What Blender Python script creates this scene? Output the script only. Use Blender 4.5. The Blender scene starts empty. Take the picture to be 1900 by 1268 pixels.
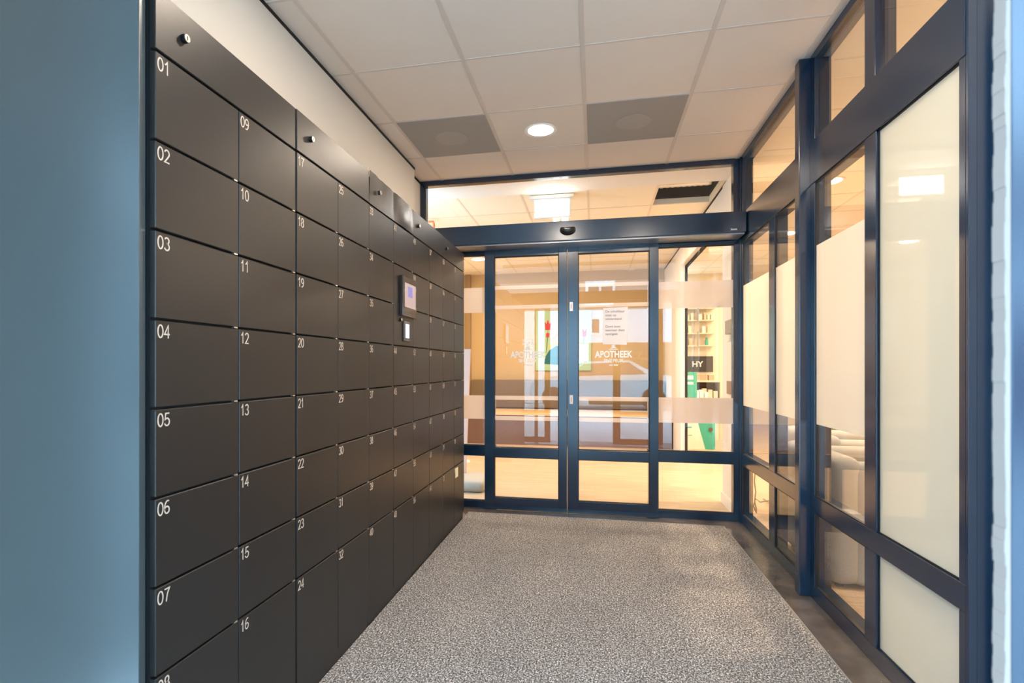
import bpy, bmesh, math, random
from mathutils import Vector, Matrix
random.seed(7)
sc = bpy.context.scene
COL = sc.collection

# ------------------------------------------------------------------ camera
H = 1.163
cam_d = bpy.data.cameras.new('camera')
cam = bpy.data.objects.new('camera', cam_d); COL.objects.link(cam)
cam.location = (0, 0, H)
cam.rotation_euler = (math.pi/2, 0, .2108)
cam_d.sensor_width = 36; cam_d.sensor_fit = 'HORIZONTAL'
cam_d.lens = 1008.6/1900*36
cam_d.shift_x = (950-888)/1900
cam_d.shift_y = (682-634)/1900
cam_d.clip_start = .02
cam_d.dof.use_dof = True; cam_d.dof.focus_distance = 3.0; cam_d.dof.aperture_fstop = 8.0
sc.camera = cam

# ------------------------------------------------------------------ world and exposure
SKY = 12.0
w = bpy.data.worlds.new('overcast_sky'); sc.world = w; w.use_nodes = True
bg = w.node_tree.nodes['Background']
bg.inputs[0].default_value = (.44, .73, 1.0, 1); bg.inputs[1].default_value = SKY
sc.view_settings.view_transform = 'Standard'
sc.view_settings.look = 'None'
sc.view_settings.exposure = 0.0
sc.view_settings.gamma = 1
sc.view_settings.use_curve_mapping = False
WARM = (1.0, .77, .54)
P_DOWN = 28.0      # one recessed downlight

# ------------------------------------------------------------------ materials
def mat(name, col, rough=.5, metal=0., spec=.5, bump=0., bscale=200., emit=None, estr=0., coat=0., var=0., vscale=5.):
    m = bpy.data.materials.new(name); m.use_nodes = True
    nt = m.node_tree; b = nt.nodes['Principled BSDF']
    b.inputs['Base Color'].default_value = (*col, 1)
    b.inputs['Roughness'].default_value = rough
    b.inputs['Metallic'].default_value = metal
    b.inputs['Specular IOR Level'].default_value = spec
    b.inputs['Coat Weight'].default_value = coat
    if emit:
        b.inputs['Emission Color'].default_value = (*emit, 1); b.inputs['Emission Strength'].default_value = estr
    tc = nt.nodes.new('ShaderNodeTexCoord')
    if var:
        n = nt.nodes.new('ShaderNodeTexNoise'); n.inputs['Scale'].default_value = vscale; n.inputs['Detail'].default_value = 4
        nt.links.new(tc.outputs['Object'], n.inputs['Vector'])
        r = nt.nodes.new('ShaderNodeMix'); r.data_type = 'RGBA'
        r.inputs['A'].default_value = (*[c*(1-var) for c in col], 1); r.inputs['B'].default_value = (*[min(1, c*(1+var)) for c in col], 1)
        nt.links.new(n.outputs['Fac'], r.inputs['Factor']); nt.links.new(r.outputs['Result'], b.inputs['Base Color'])
    if bump:
        n = nt.nodes.new('ShaderNodeTexNoise'); n.inputs['Scale'].default_value = bscale; n.inputs['Detail'].default_value = 3
        nt.links.new(tc.outputs['Object'], n.inputs['Vector'])
        k = nt.nodes.new('ShaderNodeBump'); k.inputs['Strength'].default_value = bump; k.inputs['Distance'].default_value = .002
        nt.links.new(n.outputs['Fac'], k.inputs['Height']); nt.links.new(k.outputs['Normal'], b.inputs['Normal'])
    return m

def glass(name, ior=1.55, tint=(.97, .97, .96)):
    m = bpy.data.materials.new(name); m.use_nodes = True
    nt = m.node_tree; nt.nodes.clear()
    o = nt.nodes.new('ShaderNodeOutputMaterial'); mx = nt.nodes.new('ShaderNodeMixShader')
    t = nt.nodes.new('ShaderNodeBsdfTransparent'); t.inputs[0].default_value = (*tint, 1)
    g = nt.nodes.new('ShaderNodeBsdfGlossy'); g.inputs['Roughness'].default_value = 0.0
    f = nt.nodes.new('ShaderNodeFresnel'); f.inputs[0].default_value = ior
    # same reflectance from either side of the pane
    ge = nt.nodes.new('ShaderNodeNewGeometry'); mm = nt.nodes.new('ShaderNodeMix'); mm.data_type = 'FLOAT'
    mm.inputs['A'].default_value = ior; mm.inputs['B'].default_value = 1/ior
    nt.links.new(ge.outputs['Backfacing'], mm.inputs['Factor'])
    nt.links.new(mm.outputs['Result'], f.inputs[0])
    f.inputs[0].default_value = ior
    nt.links.new(f.outputs[0], mx.inputs[0]); nt.links.new(t.outputs[0], mx.inputs[1]); nt.links.new(g.outputs[0], mx.inputs[2])
    nt.links.new(mx.outputs[0], o.inputs[0])
    # fresnel node inverts the ior itself on back faces; feeding 1/ior there cancels the inversion
    return m

def film(name, col, trans=.5, clear=.05, gloss=.08):
    m = bpy.data.materials.new(name); m.use_nodes = True
    nt = m.node_tree; nt.nodes.clear()
    o = nt.nodes.new('ShaderNodeOutputMaterial')
    d = nt.nodes.new('ShaderNodeBsdfDiffuse'); d.inputs[0].default_value = (*col, 1)
    tl = nt.nodes.new('ShaderNodeBsdfTranslucent'); tl.inputs[0].default_value = (*col, 1)
    tp = nt.nodes.new('ShaderNodeBsdfTransparent')
    g = nt.nodes.new('ShaderNodeBsdfGlossy'); g.inputs['Roughness'].default_value = .02
    a = nt.nodes.new('ShaderNodeMixShader'); a.inputs[0].default_value = trans
    b = nt.nodes.new('ShaderNodeMixShader'); b.inputs[0].default_value = clear
    c = nt.nodes.new('ShaderNodeMixShader'); c.inputs[0].default_value = gloss
    nt.links.new(d.outputs[0], a.inputs[1]); nt.links.new(tl.outputs[0], a.inputs[2])
    nt.links.new(a.outputs[0], b.inputs[1]); nt.links.new(tp.outputs[0], b.inputs[2])
    nt.links.new(b.outputs[0], c.inputs[1]); nt.links.new(g.outputs[0], c.inputs[2])
    nt.links.new(c.outputs[0], o.inputs[0])
    return m

M = {}
M['locker'] = mat('anthracite powder coat', (.021, .0185, .0170), .34, .08, .4, bump=.10, bscale=1400, var=.10, vscale=900)  # same paint as the end sheet; warm room light tinted into this copy
M['locker_daylit'] = mat('daylight tinted anthracite', (.052, .066, .070), .27, .10, .6, bump=.06, bscale=1200, var=.06, vscale=700)  # same paint as the doors, lightened and blued for the daylight on it
M['locker_dark'] = mat('locker body black', (.008, .008, .010), .7)
M['number'] = mat('cream number vinyl', (.60, .48, .385), .6)
M['lock_black'] = mat('black lock housing', (.010, .010, .011), .3)
M['silver'] = mat('brushed nickel', (.75, .70, .65), .25, .9)
M['frame'] = mat('blue black frame paint', (.0032, .020, .049), .20, .05, .85, bump=.02, bscale=900, var=.06, vscale=600)
M['gasket'] = mat('black rubber gasket', (.008, .008, .009), .6)
M['glass'] = glass('clear double glazing', 1.75)
M['glass_in'] = glass('clear side glazing', 1.5)
M['band'] = film('frosted band', (.93, .84, .76), .60, .06)
M['privacy'] = film('cream privacy film', (.88, .86, .80), .55, .02, .03)
M['frost_big'] = film('cream frosted glass', (.80, .80, .71), .42, .02, .10)
M['decal'] = mat('white vinyl lettering', (.92, .90, .86), .5, emit=None)
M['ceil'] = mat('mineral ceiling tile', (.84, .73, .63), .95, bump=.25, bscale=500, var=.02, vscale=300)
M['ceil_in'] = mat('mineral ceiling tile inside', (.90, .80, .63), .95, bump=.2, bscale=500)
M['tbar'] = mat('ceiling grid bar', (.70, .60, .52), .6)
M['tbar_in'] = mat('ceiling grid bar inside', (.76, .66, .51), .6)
M['vent'] = mat('grey perforated metal', (.33, .31, .30), .6, .1)
M['white_trim'] = mat('white trim', (.85, .82, .78), .4)
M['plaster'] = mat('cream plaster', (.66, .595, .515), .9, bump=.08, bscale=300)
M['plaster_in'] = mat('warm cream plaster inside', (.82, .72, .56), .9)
M['white_wall'] = mat('white plaster', (.84, .80, .76), .8)
M['black'] = mat('matt black', (.004, .004, .005), .8)
M['tan'] = mat('tan wall paint', (.52, .36, .17), .9)
M['brown'] = mat('brown laminate', (.16, .085, .055), .6)
M['olive'] = mat('olive brown upholstery', (.17, .115, .06), .9, bump=.2, bscale=400)
M['oakseat'] = mat('light oak', (.66, .45, .24), .5)
M['sofa'] = mat('grey wool upholstery', (.35, .345, .33), .95, bump=.3, bscale=500, var=.10, vscale=350)
M['stone'] = None
M['paper'] = mat('paper', (.88, .80, .77), .8)
M['ink'] = mat('faded grey ink', (.42, .33, .33), .8)
M['pale'] = mat('pale packaging', (.85, .75, .60), .6)
M['teal'] = mat('teal green print', (.06, .42, .31), .5)
M['screen_off'] = mat('dark screen', (.04, .035, .035), .15)
M['cardboard'] = mat('pink beige cardboard', (.70, .42, .28), .8)
M['grey_plastic'] = mat('grey plastic', (.28, .27, .25), .5)

def stone():
    m = mat('polished dark stone', (.10, .085, .078), .16, 0, .5)
    nt = m.node_tree; b = nt.nodes['Principled BSDF']; tc = nt.nodes.new('ShaderNodeTexCoord')
    n = nt.nodes.new('ShaderNodeTexNoise'); n.inputs['Scale'].default_value = 9; n.inputs['Detail'].default_value = 8
    r = nt.nodes.new('ShaderNodeValToRGB'); r.color_ramp.elements[0].position = .35; r.color_ramp.elements[1].position = .7
    r.color_ramp.elements[0].color = (.075, .062, .056, 1); r.color_ramp.elements[1].color = (.125, .105, .094, 1)
    v = nt.nodes.new('ShaderNodeTexVoronoi'); v.inputs['Scale'].default_value = 22
    r2 = nt.nodes.new('ShaderNodeValToRGB'); r2.color_ramp.elements[0].position = .045; r2.color_ramp.elements[1].position = .06
    r2.color_ramp.elements[0].color = (1, 1, 1, 1); r2.color_ramp.elements[1].color = (0, 0, 0, 1)
    mx = nt.nodes.new('ShaderNodeMix'); mx.data_type = 'RGBA'; mx.inputs['B'].default_value = (.42, .38, .36, 1)
    for t in (n, v): nt.links.new(tc.outputs['Object'], t.inputs['Vector'])
    nt.links.new(n.outputs['Fac'], r.inputs[0]); nt.links.new(v.outputs['Distance'], r2.inputs[0])
    nt.links.new(r2.outputs[0], mx.inputs['Factor']); nt.links.new(r.outputs[0], mx.inputs['A'])
    nt.links.new(mx.outputs['Result'], b.inputs['Base Color'])
    return m
M['stone'] = stone()

def carpet():
    m = mat('speckled entrance matting', (.3, .28, .27), .95, 0, .2)
    nt = m.node_tree; b = nt.nodes['Principled BSDF']; tc = nt.nodes.new('ShaderNodeTexCoord')
    mp = nt.nodes.new('ShaderNodeMapping'); mp.inputs['Scale'].default_value = (1, .8, 1)
    nt.links.new(tc.outputs['Object'], mp.inputs[0])
    n = nt.nodes.new('ShaderNodeTexNoise'); n.inputs['Scale'].default_value = 150; n.inputs['Detail'].default_value = 3; n.inputs['Roughness'].default_value = .8
    r = nt.nodes.new('ShaderNodeValToRGB')
    e = r.color_ramp.elements
    e[0].position = .40; e[0].color = (.045, .042, .041, 1)
    e[1].position = .63; e[1].color = (.86, .82, .79, 1)
    k = e.new(.48); k.color = (.185, .172, .165, 1)
    k = e.new(.55); k.color = (.36, .335, .32, 1)
    big = nt.nodes.new('ShaderNodeTexNoise'); big.inputs['Scale'].default_value = 2.2; big.inputs['Detail'].default_value = 3
    r3 = nt.nodes.new('ShaderNodeMapRange'); r3.inputs['To Min'].default_value = .86; r3.inputs['To Max'].default_value = 1.12
    mul = nt.nodes.new('ShaderNodeMix'); mul.data_type = 'RGBA'; mul.blend_type = 'MULTIPLY'; mul.inputs['Factor'].default_value = 1
    nt.links.new(mp.outputs[0], n.inputs['Vector']); nt.links.new(tc.outputs['Object'], big.inputs['Vector'])
    nt.links.new(n.outputs['Fac'], r.inputs[0]); nt.links.new(big.outputs['Fac'], r3.inputs['Value'])
    nt.links.new(r.outputs[0], mul.inputs['A']); nt.links.new(r3.outputs[0], mul.inputs['B'])
    nt.links.new(mul.outputs['Result'], b.inputs['Base Color'])
    bp = nt.nodes.new('ShaderNodeBump'); bp.inputs['Strength'].default_value = .8; bp.inputs['Distance'].default_value = .004
    nt.links.new(n.outputs['Fac'], bp.inputs['Height']); nt.links.new(bp.outputs['Normal'], b.inputs['Normal'])
    return m
M['carpet'] = carpet()

def wood():
    m = mat('light oak floorboards', (.6, .4, .2), .35)
    nt = m.node_tree; b = nt.nodes['Principled BSDF']; tc = nt.nodes.new('ShaderNodeTexCoord')
    br = nt.nodes.new('ShaderNodeTexBrick'); br.inputs['Scale'].default_value = 1
    br.inputs['Brick Width'].default_value = 1.4; br.inputs['Row Height'].default_value = .14; br.inputs['Mortar Size'].default_value = .0015
    br.inputs['Color1'].default_value = (.53, .40, .275, 1); br.inputs['Color2'].default_value = (.60, .46, .32, 1); br.inputs['Mortar'].default_value = (.42, .28, .15, 1)
    mp = nt.nodes.new('ShaderNodeMapping'); mp.inputs['Scale'].default_value = (1.2, 16, 1)
    n = nt.nodes.new('ShaderNodeTexNoise'); n.inputs['Scale'].default_value = 2.4; n.inputs['Detail'].default_value = 6
    r = nt.nodes.new('ShaderNodeMapRange'); r.inputs['From Min'].default_value = .3; r.inputs['From Max'].default_value = .7; r.inputs['To Min'].default_value = .80; r.inputs['To Max'].default_value = 1.18
    mul = nt.nodes.new('ShaderNodeMix'); mul.data_type = 'RGBA'; mul.blend_type = 'MULTIPLY'; mul.inputs['Factor'].default_value = 1
    nt.links.new(tc.outputs['Object'], br.inputs['Vector']); nt.links.new(tc.outputs['Object'], mp.inputs[0]); nt.links.new(mp.outputs[0], n.inputs['Vector'])
    nt.links.new(n.outputs['Fac'], r.inputs['Value']); nt.links.new(br.outputs['Color'], mul.inputs['A']); nt.links.new(r.outputs[0], mul.inputs['B'])
    nt.links.new(mul.outputs['Result'], b.inputs['Base Color'])
    return m
M['wood'] = wood()

# ------------------------------------------------------------------ mesh helpers
class MB:
    def __init__(s): s.b = bmesh.new()
    def box(s, x0, x1, y0, y1, z0, z1, bev=0., seg=2):
        x0, x1 = min(x0, x1), max(x0, x1); y0, y1 = min(y0, y1), max(y0, y1); z0, z1 = min(z0, z1), max(z0, z1)
        v = [s.b.verts.new(c) for c in ((x0,y0,z0),(x1,y0,z0),(x1,y1,z0),(x0,y1,z0),(x0,y0,z1),(x1,y0,z1),(x1,y1,z1),(x0,y1,z1))]
        fs = [s.b.faces.new([v[i] for i in q]) for q in ((0,3,2,1),(4,5,6,7),(0,1,5,4),(1,2,6,5),(2,3,7,6),(3,0,4,7))]
        if bev:
            es = list({e for f in fs for e in f.edges})
            bmesh.ops.bevel(s.b, geom=es, offset=bev, segments=seg, affect='EDGES', profile=.5)
        return s
    def cyl(s, c, r, h, axis='Z', n=24, r2=None):
        """from c along +axis for length h"""
        r2 = r if r2 is None else r2
        A, B = [], []
        for i in range(n):
            t = 2*math.pi*i/n; a, b = math.cos(t), math.sin(t)
            if axis == 'Z': p = (r*a, r*b, 0); q = (r2*a, r2*b, h)
            elif axis == 'X': p = (0, r*a, r*b); q = (h, r2*a, r2*b)
            else: p = (r*b, 0, r*a); q = (r2*b, h, r2*a)
            A.append(s.b.verts.new(Vector(c)+Vector(p))); B.append(s.b.verts.new(Vector(c)+Vector(q)))
        for i in range(n):
            j = (i+1) % n
            s.b.faces.new((A[i], A[j], B[j], B[i]))
        s.b.faces.new(A[::-1]); s.b.faces.new(B)
        return s
    def ring(s, c, r0, r1, h, n=40):
        """flat ring, top at c.z, hanging down h"""
        L = []
        for (r, z) in ((r0, 0), (r1, 0), (r1, -h), (r0, -h*.6)):
            L.append([s.b.verts.new((c[0]+r*math.cos(2*math.pi*i/n), c[1]+r*math.sin(2*math.pi*i/n), c[2]+z)) for i in range(n)])
        for k in range(4):
            for i in range(n):
                j = (i+1) % n
                s.b.faces.new((L[k][i], L[k][j], L[(k+1) % 4][j], L[(k+1) % 4][i]))
        return s
    def prism(s, pts, d):
        """pts: closed 3-D polygon, extruded by vector d"""
        A = [s.b.verts.new(p) for p in pts]; B = [s.b.verts.new(Vector(p)+Vector(d)) for p in pts]
        n = len(pts)
        s.b.faces.new(A[::-1]); s.b.faces.new(B)
        for i in range(n): s.b.faces.new((A[i], A[(i+1) % n], B[(i+1) % n], B[i]))
        return s
    def tube(s, pts, r, n=8):
        P = [Vector(p) for p in pts]; rings = []
        for i, p in enumerate(P):
            t = (P[min(i+1, len(P)-1)]-P[max(i-1, 0)]).normalized()
            u = t.orthogonal().normalized() if i == 0 else (rings[-1][1]-t*rings[-1][1].dot(t)).normalized()
            v = t.cross(u)
            rings.append(([s.b.verts.new(p+r*(u*math.cos(2*math.pi*k/n)+v*math.sin(2*math.pi*k/n))) for k in range(n)], u))
        for i in range(len(rings)-1):
            a, b = rings[i][0], rings[i+1][0]
            for k in range(n): s.b.faces.new((a[k], a[(k+1) % n], b[(k+1) % n], b[k]))
        s.b.faces.new(rings[0][0][::-1]); s.b.faces.new(rings[-1][0])
        return s
    def ribbon(s, pts, wdt, org, ux, uy, nrm, th):
        """2-D polyline stroke, placed on a plane (org, ux, uy) and given thickness along nrm"""
        n = len(pts); L, R = [], []
        for i in range(n):
            a = Vector(pts[max(i-1, 0)]); b = Vector(pts[min(i+1, n-1)])
            p = Vector(pts[i])
            d1 = (p-a) if i > 0 else (b-p); d2 = (b-p) if i < n-1 else (p-a)
            d1.normalize(); d2.normalize()
            t = (d1+d2)
            if t.length < 1e-6: t = d1
            t.normalize(); k = 1/max(.5, t.dot(d1))
            nn = Vector((-t.y, t.x))*wdt*.5*k
            L.append(p+nn); R.append(p-nn)
        def W(q, z): return s.b.verts.new(org+ux*q.x+uy*q.y+nrm*z)
        lt = [W(q, th) for q in L]; rt = [W(q, th) for q in R]; lb = [W(q, 0) for q in L]; rb = [W(q, 0) for q in R]
        for i in range(n-1):
            s.b.faces.new((rt[i], rt[i+1], lt[i+1], lt[i])); s.b.faces.new((rb[i+1], rb[i], lb[i], lb[i+1]))
            s.b.faces.new((lt[i], lt[i+1], lb[i+1], lb[i])); s.b.faces.new((rb[i], rb[i+1], rt[i+1], rt[i]))
        s.b.faces.new((rt[0], lt[0], lb[0], rb[0])); s.b.faces.new((lt[-1], rt[-1], rb[-1], lb[-1]))
        return s
    def build(s, name, m, parent=None, smooth=False, **kw):
        off = Vector(WL.get(parent.name, (0, 0, 0))) if parent else Vector((0, 0, 0))
        if parent: 
            for v in s.b.verts: v.co -= off
        me = bpy.data.meshes.new(name)
        bmesh.ops.recalc_face_normals(s.b, faces=s.b.faces)
        s.b.to_mesh(me); s.b.free()
        if smooth:
            for p in me.polygons: p.use_smooth = True
            try: me.set_sharp_from_angle(angle=math.radians(50))
            except Exception: pass
        me.materials.append(m)
        o = bpy.data.objects.new(name, me); COL.objects.link(o)
        if parent:
            o.parent = parent; WL[o.name] = tuple(off)
        else: WL[o.name] = (0, 0, 0)
        for k, v in kw.items(): o[k] = v
        return o
WL = {}

def thing(name, label, cat, loc=(0, 0, 0), group=None):
    o = bpy.data.objects.new(name, None); COL.objects.link(o)
    o.location = loc; o.empty_display_size = .1; WL[o.name] = tuple(loc)
    o['label'] = label; o['category'] = cat
    if group: o['group'] = group
    return o
def struct_root(name, label, cat, loc=(0, 0, 0)):
    o = thing(name, label, cat, loc); o['kind'] = 'structure'; return o
def S(mb, name, m, label, cat, smooth=False):
    o = mb.build(name, m, None, smooth); o['kind'] = 'structure'; o['label'] = label; o['category'] = cat; return o
def T(mb, name, m, label, cat, group=None, smooth=False):
    o = mb.build(name, m, None, smooth); o['label'] = label; o['category'] = cat
    if group: o['group'] = group
    return o

# lettering with the built-in font, as real geometry
def text_mb(txt, size, org, ux, uy, th=.0006, bold=0., align='LEFT', width=None, space=1.):
    cu = bpy.data.curves.new('txt', 'FONT'); cu.body = txt; cu.size = size; cu.offset = bold; cu.align_x = align
    cu.extrude = th/2; cu.space_line = space; cu.resolution_u = 3
    ob = bpy.data.objects.new('txt', cu); COL.objects.link(ob)
    dg = bpy.context.evaluated_depsgraph_get()
    me = bpy.data.meshes.new_from_object(ob.evaluated_get(dg))
    bpy.data.objects.remove(ob); bpy.data.curves.remove(cu)
    mb = MB(); mb.b.from_mesh(me); bpy.data.meshes.remove(me)
    xs = [v.co.x for v in mb.b.verts]; k = 1.
    if width and xs: k = width/(max(xs)-min(xs))
    x0 = min(xs) if xs and width and align == 'LEFT' else 0
    ux = Vector(ux); uy = Vector(uy); nz = ux.cross(uy); org = Vector(org)
    for v in mb.b.verts:
        c = v.co.copy(); v.co = org+ux*((c.x-x0)*k)+uy*c.y+nz*(c.z+th/2)
    return mb

def arc(cx, cy, rx, ry, a0, a1, n=10):
    return [(cx+rx*math.cos(math.radians(a0+(a1-a0)*i/n)), cy+ry*math.sin(math.radians(a0+(a1-a0)*i/n))) for i in range(n+1)]
DIG = {  # unit height 1, width .55
 '0': [arc(.28, .5, .23, .45, 90, 450, 22)],
 '1': [[(.10, .72), (.22, .80), (.32, .98), (.32, .03)]],
 '2': [arc(.28, .70, .21, .25, 165, -25, 10)+[(.30, .34), (.07, .05), (.52, .05)]],
 '3': [arc(.27, .73, .20, .22, 155, -75, 9)+[(.25, .51)], [(.25, .52)]+arc(.27, .28, .23, .24, 75, -160, 10)],
 '4': [[(.40, .02), (.40, .94), (.05, .30), (.54, .30)]],
 '5': [[(.50, .94), (.16, .94), (.10, .50)]+arc(.28, .32, .23, .27, 130, -160, 12)],
 '6': [arc(.28, .30, .21, .25, 0, 360, 16), arc(.36, .40, .30, .55, 50+20, 190, 10)],
 '7': [[(.06, .94), (.52, .94), (.32, .55), (.22, .03)]],
 '8': [arc(.28, .73, .18, .22, -90, 270, 14), arc(.28, .28, .22, .24, 90, 450, 16)],
 '9': [arc(.28, .69, .21, .25, 0, 360, 16), arc(.20, .60, .30, .55, 250, 370, 10)],
}
def number_mb(txt, x, y, z, h):
    """cream figures lying on the plane X=x, reading along +Y, top left corner at (y, z)"""
    mb = MB()
    for i, ch in enumerate(txt):
        for st in DIG[ch]:
            mb.ribbon([(px*h+i*h*.60, py*h-h) for px, py in st], h*.098, Vector((x, y, z)), Vector((0, 1, 0)), Vector((0, 0, 1)), Vector((1, 0, 0)), .0005)
    return mb

def dup(o, loc, label=None):
    """copy of a thing with copies of its parts"""
    c = o.copy(); COL.objects.link(c); c.location = loc
    if label: c['label'] = label
    for ch in list(o.children):
        d = ch.copy(); COL.objects.link(d); d.parent = c
        for g in list(ch.children):
            e = g.copy(); COL.objects.link(e); e.parent = d
    return c

# ------------------------------------------------------------------ key dimensions (metres)
XL = -.985          # locker front plane
XR = 1.069          # glazed side wall plane
YD = 4.41           # glazed door wall plane
CZ = 2.739          # suspended ceiling
YO = .45            # outer entrance plane
XW = -1.39          # plastered wall behind the lockers
FAR = 9.05

# ------------------------------------------------------------------ floors
S(MB().box(-1.45, 1.15, YO-.35, YD+.06, -.12, 0), 'floor', M['stone'], 'dark polished stone floor edging the vestibule mat', 'floor')
T(MB().box(-.99, .915, .55, 4.235, -.0, .006), 'entrance_mat', M['carpet'], 'wide grey speckled entrance mat laid between the lockers and the glazed side wall', 'mat')
S(MB().box(.915, .921, .55, 4.241, .0, .0075).box(-.99, .915, 4.235, 4.241, 0, .0075), 'trim_1', M['grey_plastic'], 'thin metal edge strip around the entrance mat', 'trim')
fw = MB().box(-2.4, 6.2, YD+.06, 12.2, -.12, 0); fw.box(1.15, 6.2, 1.86, YD+.06, -.12, 0)
S(fw, 'floor', M['wood'], 'light oak plank floor of the pharmacy beyond the glass', 'floor')

# ------------------------------------------------------------------ ceilings
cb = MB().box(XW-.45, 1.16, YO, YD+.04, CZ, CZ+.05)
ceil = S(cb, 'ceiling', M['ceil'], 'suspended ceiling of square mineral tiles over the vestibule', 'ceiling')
g = MB()
GX = [-1.2590, -.6590, -.0590, .5410]
GY = [2.705-1.8, 2.705-1.2, 2.705-.6, 2.705, 3.305, 3.905]
for x in GX: g.box(x-.011, x+.011, YO, YD, CZ-.0035, CZ)
for y in GY: g.box(XW, 1.05, y-.006, y+.006, CZ-.003, CZ)
g.box(1.035, 1.068, YO, YD, CZ-.004, CZ)
g.build('ceiling_grid', M['tbar'], ceil)

ci = MB()
hx0, hx1, hy0, hy1 = .545, 1.06, 4.90, 5.50
ci.box(-2.4, hx0, 4.88, 12.2, CZ, CZ+.05); ci.box(hx0, hx1, hy1, 12.2, CZ, CZ+.05); ci.box(hx0, hx1, 4.88, hy0, CZ, CZ+.05)
ci.box(hx1, 6.2, 4.88, 12.2, CZ, CZ+.05); ci.box(1.16, 6.2, 1.86, 4.88, CZ, CZ+.05)
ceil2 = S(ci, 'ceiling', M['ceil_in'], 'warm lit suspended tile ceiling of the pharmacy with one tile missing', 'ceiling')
g = MB()
for i in range(-3, 13):
    x = -.062+.6*i
    if x < -2.4 or x > 6.1: continue
    segs = [(4.88, 12.2)] if x < 1.15 else [(1.9, 12.2)]
    for a, b in segs: g.box(x-.010, x+.010, a, b, CZ-.003, CZ)
for j in range(0, 12):
    y = 4.9+.61*j; g.box(-2.35, hx0-.012, y-.006, y+.006, CZ-.003, CZ); g.box(hx1+.012, 6.1, y-.006, y+.006, CZ-.003, CZ)
    if y > 5.4: g.box(hx0, hx1, y-.006, y+.006, CZ-.003, CZ)
for j in range(5):
    g.box(1.2, 6.1, 1.9+.6*j-.006, 1.9+.6*j+.006, CZ-.003, CZ)
g.build('ceiling_grid', M['tbar_in'], ceil2)
S(MB().box(-2.4, 1.10, YD+.04, 4.88, CZ-.012, CZ+.05), 'trim_2', M['white_wall'], 'white plaster ceiling strip just beyond the transom window', 'trim')
# void above the missing tile, with its duct
vo = MB()
vo.box(hx0-.05, hx0, hy0-.05, hy1+.05, CZ+.05, CZ+.6); vo.box(hx1, hx1+.05, hy0-.05, hy1+.05, CZ+.05, CZ+.6)
vo.box(hx0, hx1, hy0-.05, hy0, CZ+.05, CZ+.6); vo.box(hx0, hx1, hy1, hy1+.05, CZ+.05, CZ+.6); vo.box(hx0-.05, hx1+.05, hy0-.05, hy1+.05, CZ+.6, CZ+.63)
S(vo, 'trim_3', M['black'], 'dark ceiling void behind the missing tile', 'trim')
d = MB(); d.tube([(hx0+.01+i*.0245, 5.27, CZ+.14+.006*(i % 2)) for i in range(20)], .06, 14)
T(d, 'ventilation_duct', mat('crinkled foil', (.6, .6, .62), .3, .8, bump=1., bscale=60), 'crinkled silver duct inside the missing ceiling tile opening', 'duct', smooth=True)

# ------------------------------------------------------------------ walls
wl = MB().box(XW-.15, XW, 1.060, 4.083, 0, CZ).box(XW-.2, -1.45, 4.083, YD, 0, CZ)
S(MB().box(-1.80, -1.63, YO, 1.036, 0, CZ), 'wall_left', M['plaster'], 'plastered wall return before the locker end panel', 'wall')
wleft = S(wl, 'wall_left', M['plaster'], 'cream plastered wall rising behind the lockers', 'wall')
MB().box(XW, XW+.004, 1.04, 4.083, CZ-.020, CZ-.004).box(-1.45, -1.446, 4.10, YD, CZ-.022, CZ-.004).build('shadow_gap', M['black'], wleft)
S(MB().box(1.15, 1.25, YO, 1.80, 0, CZ), 'wall_right', M['white_wall'], 'white wall beside the outer entrance at the right', 'wall')

# pharmacy interior shell
S(MB().box(-2.4, 1.1, FAR, FAR+.12, 0, CZ), 'wall_back', M['tan'], 'tan painted back wall of the waiting area', 'wall')
S(MB().box(-2.16, -2.065, FAR-.05, FAR-.001, 0, CZ), 'trim_4', mat('brown wall pilaster', (.33, .21, .10), .8), 'brown vertical pilaster at the left end of the tan wall', 'trim')
S(MB().box(-2.4, -2.3, YD+.06, FAR, 0, CZ), 'wall_left', M['plaster_in'], 'warm cream left wall of the waiting area', 'wall')
# pier beside the glass, long wall with the black framed shop opening
pier = MB().box(1.078, 1.158, 4.50, 5.03, 0, CZ-.013).box(1.085, 1.16, 7.42, FAR, 0, CZ).box(1.085, 1.16, 5.03, 7.42, 2.475, CZ)
S(pier, 'wall_right', M['white_wall'], 'white wall on the right of the waiting area with the shop opening', 'wall')
S(MB().box(1.062, 1.078, 4.50, 5.03, 0, .09), 'baseboard_right', M['white_trim'], 'white baseboard at the foot of the pier beside the door', 'baseboard')
S(MB().box(1.080, 1.0849, 4.90, FAR, CZ-.022, CZ-.004), 'trim_5', M['black'], 'dark shadow gap between ceiling and right wall of the waiting area', 'trim')
bf = MB().box(1.138, 1.165, 5.031, 7.42, 2.445, 2.474).box(1.138, 1.165, 7.392, 7.419, 0, 2.445)
S(bf, 'door_3', M['black'], 'slim black frame around the opening to the shop', 'door frame')
S(MB().box(1.16, 2.30, 9.75, 9.85, 0, CZ).box(2.2, 2.30, 9.85, 12.1, 0, CZ), 'wall_back', M['plaster_in'], 'cream wall behind the shop shelves', 'wall')
S(MB().box(2.3, 6.2, 12.1, 12.2, 0, CZ).box(6.1, 6.2, 1.9, 12.1, 0, CZ), 'wall_back', M['plaster_in'], 'cream far wall of the room seen through the side glazing', 'wall')
S(MB().box(1.25, 6.2, 1.80, 1.86, 0, CZ), 'wall_front', M['white_wall'], 'white front wall of the side room', 'wall')
S(MB().box(1.58, 1.66, 3.28, 3.40, 0, CZ), 'trim_6', M['white_trim'], 'slim white column inside the side room, behind the frosted panes', 'trim')

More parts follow.
